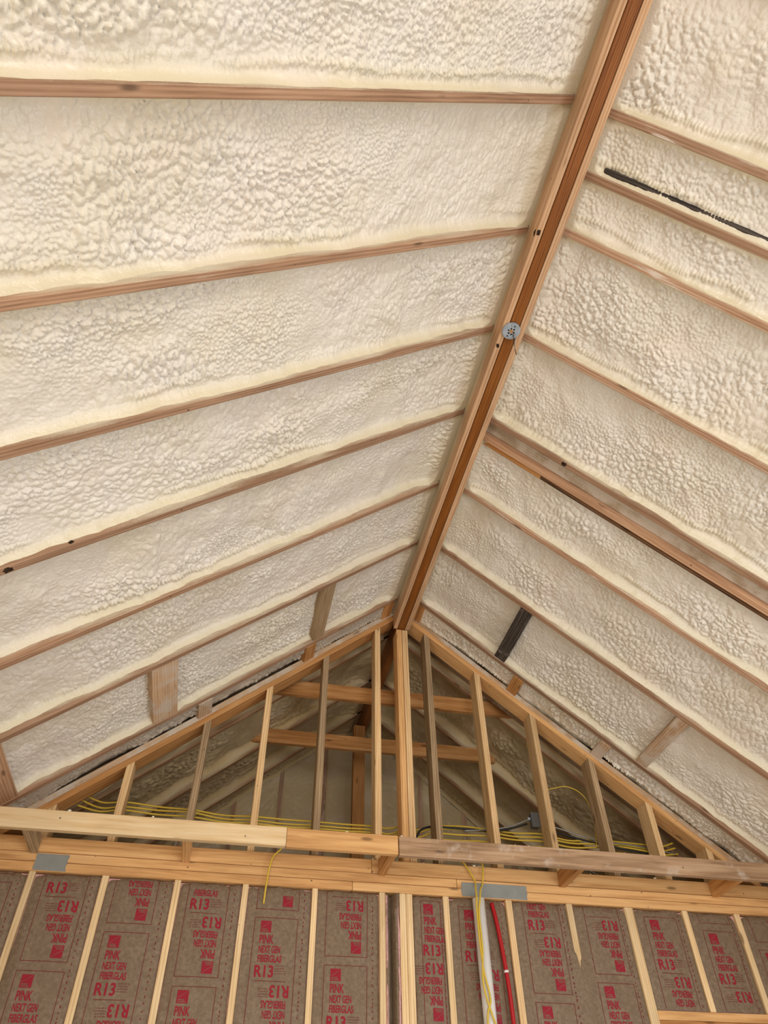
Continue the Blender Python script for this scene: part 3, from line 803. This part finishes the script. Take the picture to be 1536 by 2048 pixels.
make_batt(-1.46, gap(0, 1)[0]-0.037, ZT, -1.5, [1.438], 'kraft batt at the pale ledger end, cut off by the frame', seed=2)
make_batt(*gap(0, 1), ZT, -1.5, [1.020], 'kraft batt under the small steel strap', seed=3, tx=0.27)
make_batt(*gap(1, 2), ZT, -1.5, [1.218], 'kraft batt second over from the small steel strap', seed=5, tx=0.22)
make_batt(*gap(2, 3), ZT, -1.5, [0.977], 'kraft batt under the narrow spacer block, third from small strap', seed=7, tx=0.24)
make_batt(*gap(3, 4), ZT, -1.5, [1.330], 'kraft batt with a yellow cable hanging at its top', seed=11, tx=0.25)
make_batt(*gap(4, 5), ZT, -1.5, [1.106], 'kraft batt beside the crumpled narrow one, away from white pipe', seed=13, tx=0.25)
make_batt(*gap(7, 8), ZT, -1.5, [1.471], 'narrow kraft batt between doubled studs and the pipe bay', seed=17, tx=0.34)
make_batt(*gap(8, 9), ZT, -1.5, [1.451], 'kraft batt behind the white pipe and red tube', seed=19, tx=0.25)
make_batt(*gap(9, 10), ZT, -1.5, [0.966], 'kraft batt next to the red tube, overlapping the wedge stud', seed=23, tx=0.28, wing=(1, 1.34))
make_batt(*gap(10, 11), ZT, -1.5, [1.078], 'kraft batt between the wedge stud and the wide stud', seed=29, tx=0.3, wing=(-1, 1.34))
make_batt(*gap(11, 12), ZT, 0.952, [1.457], 'short kraft batt above the header beside the wide stud', seed=31, tx=0.28)
make_batt(*gap(12, 13), ZT, 0.952, [1.394], 'short wrinkled kraft batt above the header, second from wide stud', seed=37, tx=0.3)
make_batt(gap(13, 13)[0], 3.78, ZT, 0.952, [1.30], 'short kraft batt above the header, cut off by the frame', seed=41)

# the crumpled narrow batt: a folded strip with pink wool along both edges
def crumpled(x0, x1):
    W = x1-x0; xc = (x0+x1)/2
    root = put('insulation_batt', None, None, mtx=Matrix.Translation((xc, YW+0.05, -1.5)), label='crumpled narrow kraft batt with pink wool edges beside doubled studs', cat='insulation', group='kraft-faced insulation batts')
    Hh = ZT+1.5-0.012
    nx, nz = 24, 150
    X = np.linspace(-W/2, W/2, nx)[:, None]*np.ones((1, nz)); Z = (Hh*np.linspace(0, 1, nz)**0.6)[None, :]*np.ones((nx, 1))
    s = X/W+0.5
    Y = -0.040 + 0.050*np.exp(-((s-0.42)/0.13)**2) - 0.018*np.exp(-((s-0.75)/0.16)**2) + 0.022*(fbm(s*6, Z*7, 5, 3)-0.5) + 0.03*(fbm(s*9, Z*14, 8, 3)-0.5)*sstep(Z, Hh-0.3, Hh)
    Y = Y - 0.022*sstep(Z, Hh-0.12, Hh-0.03)*np.exp(-((s-0.85)/0.2)**2)
    co = np.stack([X*0.92, Y, Z], -1)
    put('kraft_facing', grid_mesh('kraft', co), M['kraft'], parent=root)
    for sg, ww in ((-1, 0.013), (1, 0.021)):
        nz2 = 120
        ang = np.linspace(-0.4, math.pi+0.4, 8)[:, None]*np.ones((1, nz2))
        Z2 = (Hh*np.linspace(0, 1, nz2)**0.6)[None, :]*np.ones((8, 1))
        rr = ww*(0.55+0.9*fbm(Z2*9+sg, ang*0.7+sg, 3, 3))
        co = np.stack([sg*(W/2-ww*0.55)+rr*0.62*np.cos(ang), -0.026-rr*1.25*np.sin(ang), Z2], -1)
        put('fiberglass_wool', grid_mesh('wool', co, flip=False), M['pink'], parent=root)
crumpled(*gap(5, 6))

# ------------------------------------------------------------------ pipes and cables on the wall
pp = put('drain_pipe', None, None, mtx=Matrix.Translation((1.567, YW-0.045, -1.5)), label='white plastic pipe standing in front of the insulation', cat='pipe')
put('pipe_body', tube_mesh([(0, 0, 0), (0, 0, 2.982)], 0.0375, 24, 1), M['pvc'], parent=pp)
put('pipe_mouth', disc_mesh(0.0335, 0.004, 24), M['hole'], parent=pp, mtx=Matrix.Translation((0, 0, 2.981)))
put('pipe_stub', disc_mesh(0.036, 0.16, 24, 0.003), M['pvc'], mtx=Matrix.Translation((1.66, 4.72, 1.66)), label='short white pipe stub rising behind the band board', cat='pipe')
rt = put('water_tube', None, None, mtx=Matrix.Translation((1.70, YW-0.022, -1.5)), label='red plastic water tube beside the white pipe', cat='pipe')
put('tube_body', tube_mesh([(0.03, 0.0, 0), (0.016, 0, 1.6), (0.012, 0, 2.35), (0.004, 0, 2.6), (-0.018, 0.004, 2.85), (-0.036, 0.012, 2.975)], 0.0125, 14, 8), M['red'], parent=rt)
put('white_band', tube_mesh([(0.0045, 0, 2.600), (0.0035, 0, 2.612)], 0.0138, 14, 1), M['white'], parent=rt)

def cable(pts, r, mat, label, group=None, name='cable'):
    o = put(name, tube_mesh(pts, r, 7, 6), M[mat], mtx=Matrix.Identity(4), label=label, cat='cable', group=group)
    return o
YC = 4.782
rnd = random.Random(3)
base = [(-0.985, 1.955), (-0.70, 1.955), (-0.262, 1.945), (0.14, 1.93), (0.545, 1.925), (0.955, 1.925), (1.16, 1.935), (1.372, 1.955), (1.775, 1.965), (2.19, 1.955), (2.605, 1.945), (2.985, 1.94), (3.22, 1.93)]
sag = [rnd.uniform(-0.02, 0.012) for _ in base]
for k in range(6):
    dz = -0.072+k*0.029
    pts = []
    yk = YC+0.012*(k % 3)+rnd.uniform(0, 0.01)
    for j, (x, z) in enumerate(base):
        zz = z+dz*(1.0 if 0 < j < 12 else 1.5)+rnd.uniform(-0.005, 0.005)
        pts.append((x, yk, zz))
        if j < len(base)-1:
            x2, z2 = base[j+1]
            pts.append(((x+x2)/2, yk+rnd.uniform(0, 0.012), (z+z2)/2+dz+sag[j]+rnd.uniform(-0.007, 0.007)))
    cable(pts, 0.0062, 'yellow', f'yellow electrical cable strung behind the gable studs, {ORD[5-k]} from the top', 'yellow cables behind the gable studs')
for k in range(4):
    pts = [(-1.0+0.1*k, YC+0.03, 1.72+0.012*k), (-0.6, YC+0.02, 1.735+0.01*k), (-0.2, YC+0.02, 1.705+0.012*k), (0.4, YC+0.02, 1.68+0.008*k), (1.0, YC+0.02, 1.675+0.01*k)]
    cable(pts, 0.0062, 'yellow', f'low yellow cable running just above the band board, {ORD[3-k]} from the top', 'low yellow cables above the band board')
cable([(1.235, YC, 1.70), (1.255, YC-0.005, 1.93), (1.34, YC-0.01, 2.005), (1.55, YC, 2.015), (1.85, YC, 2.02), (2.08, YC, 2.085)], 0.0072, 'black', 'black cable bending up beside the double king post')
cable([(1.60, YC-0.005, 2.00), (1.85, YC-0.01, 2.03), (2.0, YC-0.01, 2.075), (2.105, YC-0.01, 2.12)], 0.006, 'armor', 'grey metal-clad cable entering the junction box from the king post')
cable([(2.16, YC, 2.10), (2.32, YC, 2.07), (2.6, YC, 2.005), (2.9, YC, 1.99), (3.2, YC, 1.95)], 0.0055, 'armor', 'grey metal-clad cable leaving the junction box toward the eave')
cable([(2.16, YC+0.02, 2.09), (2.45, YC+0.02, 2.02), (2.75, YC, 1.965), (3.05, YC, 1.93), (3.3, YC, 1.91)], 0.007, 'black', 'black cable sagging from the junction box among yellow cables')
cable([(2.20, 4.80, 2.34), (2.324, 4.80, 2.372), (2.46, 4.80, 2.40), (2.575, 4.80, 2.345), (2.615, 4.79, 2.215), (2.60, 4.78, 2.06), (2.58, 4.77, 1.95)], 0.004, 'yellow', 'thin yellow cable arching above the junction box')
cable([(0.36, YC, 1.90), (0.335, 4.60, 1.76), (0.325, 4.565, 1.715), (0.28, 4.552, 1.66), (0.262, 4.550, 1.58), (0.255, 4.553, 1.49), (0.252, 4.566, 1.40)], 0.0055, 'yellow', 'single yellow cable dropping over the plates into a batt')
PX = 1.567
cable([(1.47, YC, 1.86), (1.50, 4.62, 1.74), (1.515, 4.558, 1.69), (1.56, 4.545, 1.60), (1.550, 4.503, 1.53), (1.540, 4.476, 1.465), (1.535, 4.477, 1.4), (1.533, 4.472, 1.22), (1.541, 4.474, 1.08), (1.563, 4.474, 0.95), (1.533, 4.474, 0.82), (1.538, 4.476, 0.3), (1.518, 4.48, -0.6)], 0.0055, 'yellow', 'yellow cable hanging down along the white pipe, straighter one')
cable([(1.66, YC, 1.86), (1.635, 4.62, 1.74), (1.63, 4.556, 1.69), (1.612, 4.545, 1.58), (1.580, 4.503, 1.53), (1.560, 4.475, 1.46), (1.547, 4.479, 1.38), (1.544, 4.468, 1.2), (1.530, 4.47, 1.06), (1.534, 4.468, 0.98), (1.570, 4.474, 0.86), (1.613, 4.475, 0.72), (1.628, 4.48, 0.2), (1.618, 4.48, -0.6)], 0.0055, 'yellow', 'yellow cable hanging along the white pipe, bowing outward lower down')
for k in range(3):
    cable([(2.1+0.2*k, YC, 1.90), (2.5+0.15*k, YC+0.02, 1.73+0.01*k), (2.95, YC+0.01, 1.705+0.02*k), (3.35, YC, 1.72)], 0.0045, 'armor', f'thin grey cable in the tangle above the band board, {ORD[k]} from the king post', 'grey cables above the band board')

jb = put('junction_box', None, None, mtx=Matrix.Translation((2.135, YC-0.01, 2.105)), label='small dark grey metal junction box fixed beside a gable stud', cat='junction box')
def bxm(sx, sy, sz, bev=0.003):
    bm = bmesh.new(); bmesh.ops.create_cube(bm, size=1)
    for v in bm.verts: v.co = Vector((v.co.x*sx, v.co.y*sy, v.co.z*sz))
    bmesh.ops.bevel(bm, geom=list(bm.edges), offset=bev, segments=2, affect='EDGES')
    me = bpy.data.meshes.new('box'); bm.to_mesh(me); bm.free(); return me
put('box_body', bxm(0.055, 0.05, 0.10), M['steel'], parent=jb)
put('box_cover', bxm(0.06, 0.003, 0.104, 0.001), M['steel'], parent=jb, mtx=Matrix.Translation((0, -0.0268, 0)))
put('connector', tube_mesh([(-0.027, 0, 0.015), (-0.048, 0, 0.012)], 0.011, 10, 1), M['zinc'], parent=jb)

# ------------------------------------------------------------------ beyond the gable: collar ties, post, far wall
def tie(y, z, x0, x1, label):
    beam('collar_tie', (x0, y, z), (1, 0, 0), (0, 1, 0), (0, 0, 1), x1-x0, 0.042, 0.125, M['orange'], cut0=0, label=label, cat='collar tie')
tie(4.942, 3.03, 0.10, 2.22, 'upper orange collar tie spanning between rafters behind the gable')
tie(5.636, 2.975, 0.03, 2.23, 'lower orange collar tie spanning between rafters behind the gable')
beam('post', (1.10, 6.20, 1.47), (0, 0, 1), (1, 0, 0), (0, 1, 0), ZB-1.475, 0.11, 0.075, M['orange'], label='orange wooden post under the ridge beyond the gable', cat='post')
def far_wall():
    me = bpy.data.meshes.new('wall_far')
    me.from_pydata([(XWL-0.1, Y_FAR+0.11, 1.2), (XWR+0.1, Y_FAR+0.11, 1.2), (XWR+0.1, Y_FAR+0.11, 1.75), (XC, Y_FAR+0.11, 4.2), (XWL-0.1, Y_FAR+0.11, 1.75)], [], [(0, 1, 2, 3, 4)]); me.update()
    wf = put('wall_far', me, M['osb'], mtx=Matrix.Identity(4), **S)
    xs = [-1.5, -0.45, 0.0, 0.42, 0.84, 1.36, 1.80, 2.24, 2.7, 3.8]
    for i in range(len(xs)-1):
        a, b_ = xs[i]+0.02, xs[i+1]-0.02
        nx, nz = max(int((b_-a)/0.014), 4), 150
        X = np.linspace(a, b_, nx)[:, None]*np.ones((1, nz))
        zt = np.minimum(ZR-(XL-X)*TT, ZR-(X-XR)*TT)
        zt = np.minimum(zt, ZR+0.05)+0.12
        Z = 1.47+(zt-1.47)*np.linspace(0, 1, nz)[None, :]
        sd = 900+i
        wx = fbm(X*9, Z*9, sd, 3)-.5
        f1 = worley((X+wx*.03)/0.03, (Z+wx*.03)/0.035, sd)[0]
        Y = Y_FAR+0.03-0.012*np.sqrt(np.clip(1-(f1/.85)**2, 0, 1))-0.05*(fbm(X*3, Z*3, sd+2, 3)-.5)
        ed = np.exp(-np.minimum(X-a, b_-X)/0.02)
        Y = Y-0.02*ed
        co = np.stack([X, Y, Z], -1); 
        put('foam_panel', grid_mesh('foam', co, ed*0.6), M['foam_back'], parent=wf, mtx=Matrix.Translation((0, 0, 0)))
        if 0 < i:
            x = xs[i]; zt_ = min(ZR-(XL-x)*TT, ZR-(x-XR)*TT)
            if zt_ > 1.6:
                put('stud', box_mesh(zt_-1.47+0.09, 0.04, 0.09, 0.002), M['rafter_dusty'], parent=wf, mtx=frame((x, Y_FAR-0.004, 1.47), (0, 0, 1), (1, 0, 0), (0, 1, 0)))
far_wall()

# ------------------------------------------------------------------ crumbs of foam lying on ledges
def crumbs():
    bm = bmesh.new()
    r = random.Random(5)
    spots = [(r.uniform(-1.2, 3.3), r.uniform(4.575, 4.605), 1.693) for _ in range(16)] + [(r.uniform(-1.2, 0.9), r.uniform(4.185, 4.215), 1.695) for _ in range(7)] + [(r.uniform(1.0, 3.4), 4.19, 1.689) for _ in range(5)]
    for x, y, z in spots:
        q = bmesh.ops.create_icosphere(bm, subdivisions=1, radius=1.0)
        sx, sy, sz = r.uniform(.003, .012), r.uniform(.004, .008), r.uniform(.004, .008)
        for v in q['verts']:
            k = r.uniform(0.7, 1.2); v.co = Vector((x+v.co.x*sx*k, y+v.co.y*sy*k, z+sz*0.6+v.co.z*sz*k))
    me = bpy.data.meshes.new('foam_crumbs'); bm.to_mesh(me); bm.free()
    put('foam_crumbs', me, M['crumb'], mtx=Matrix.Identity(4), kind='stuff', label='small cream crumbs of foam scattered on the ledges', cat='foam crumbs')
crumbs()
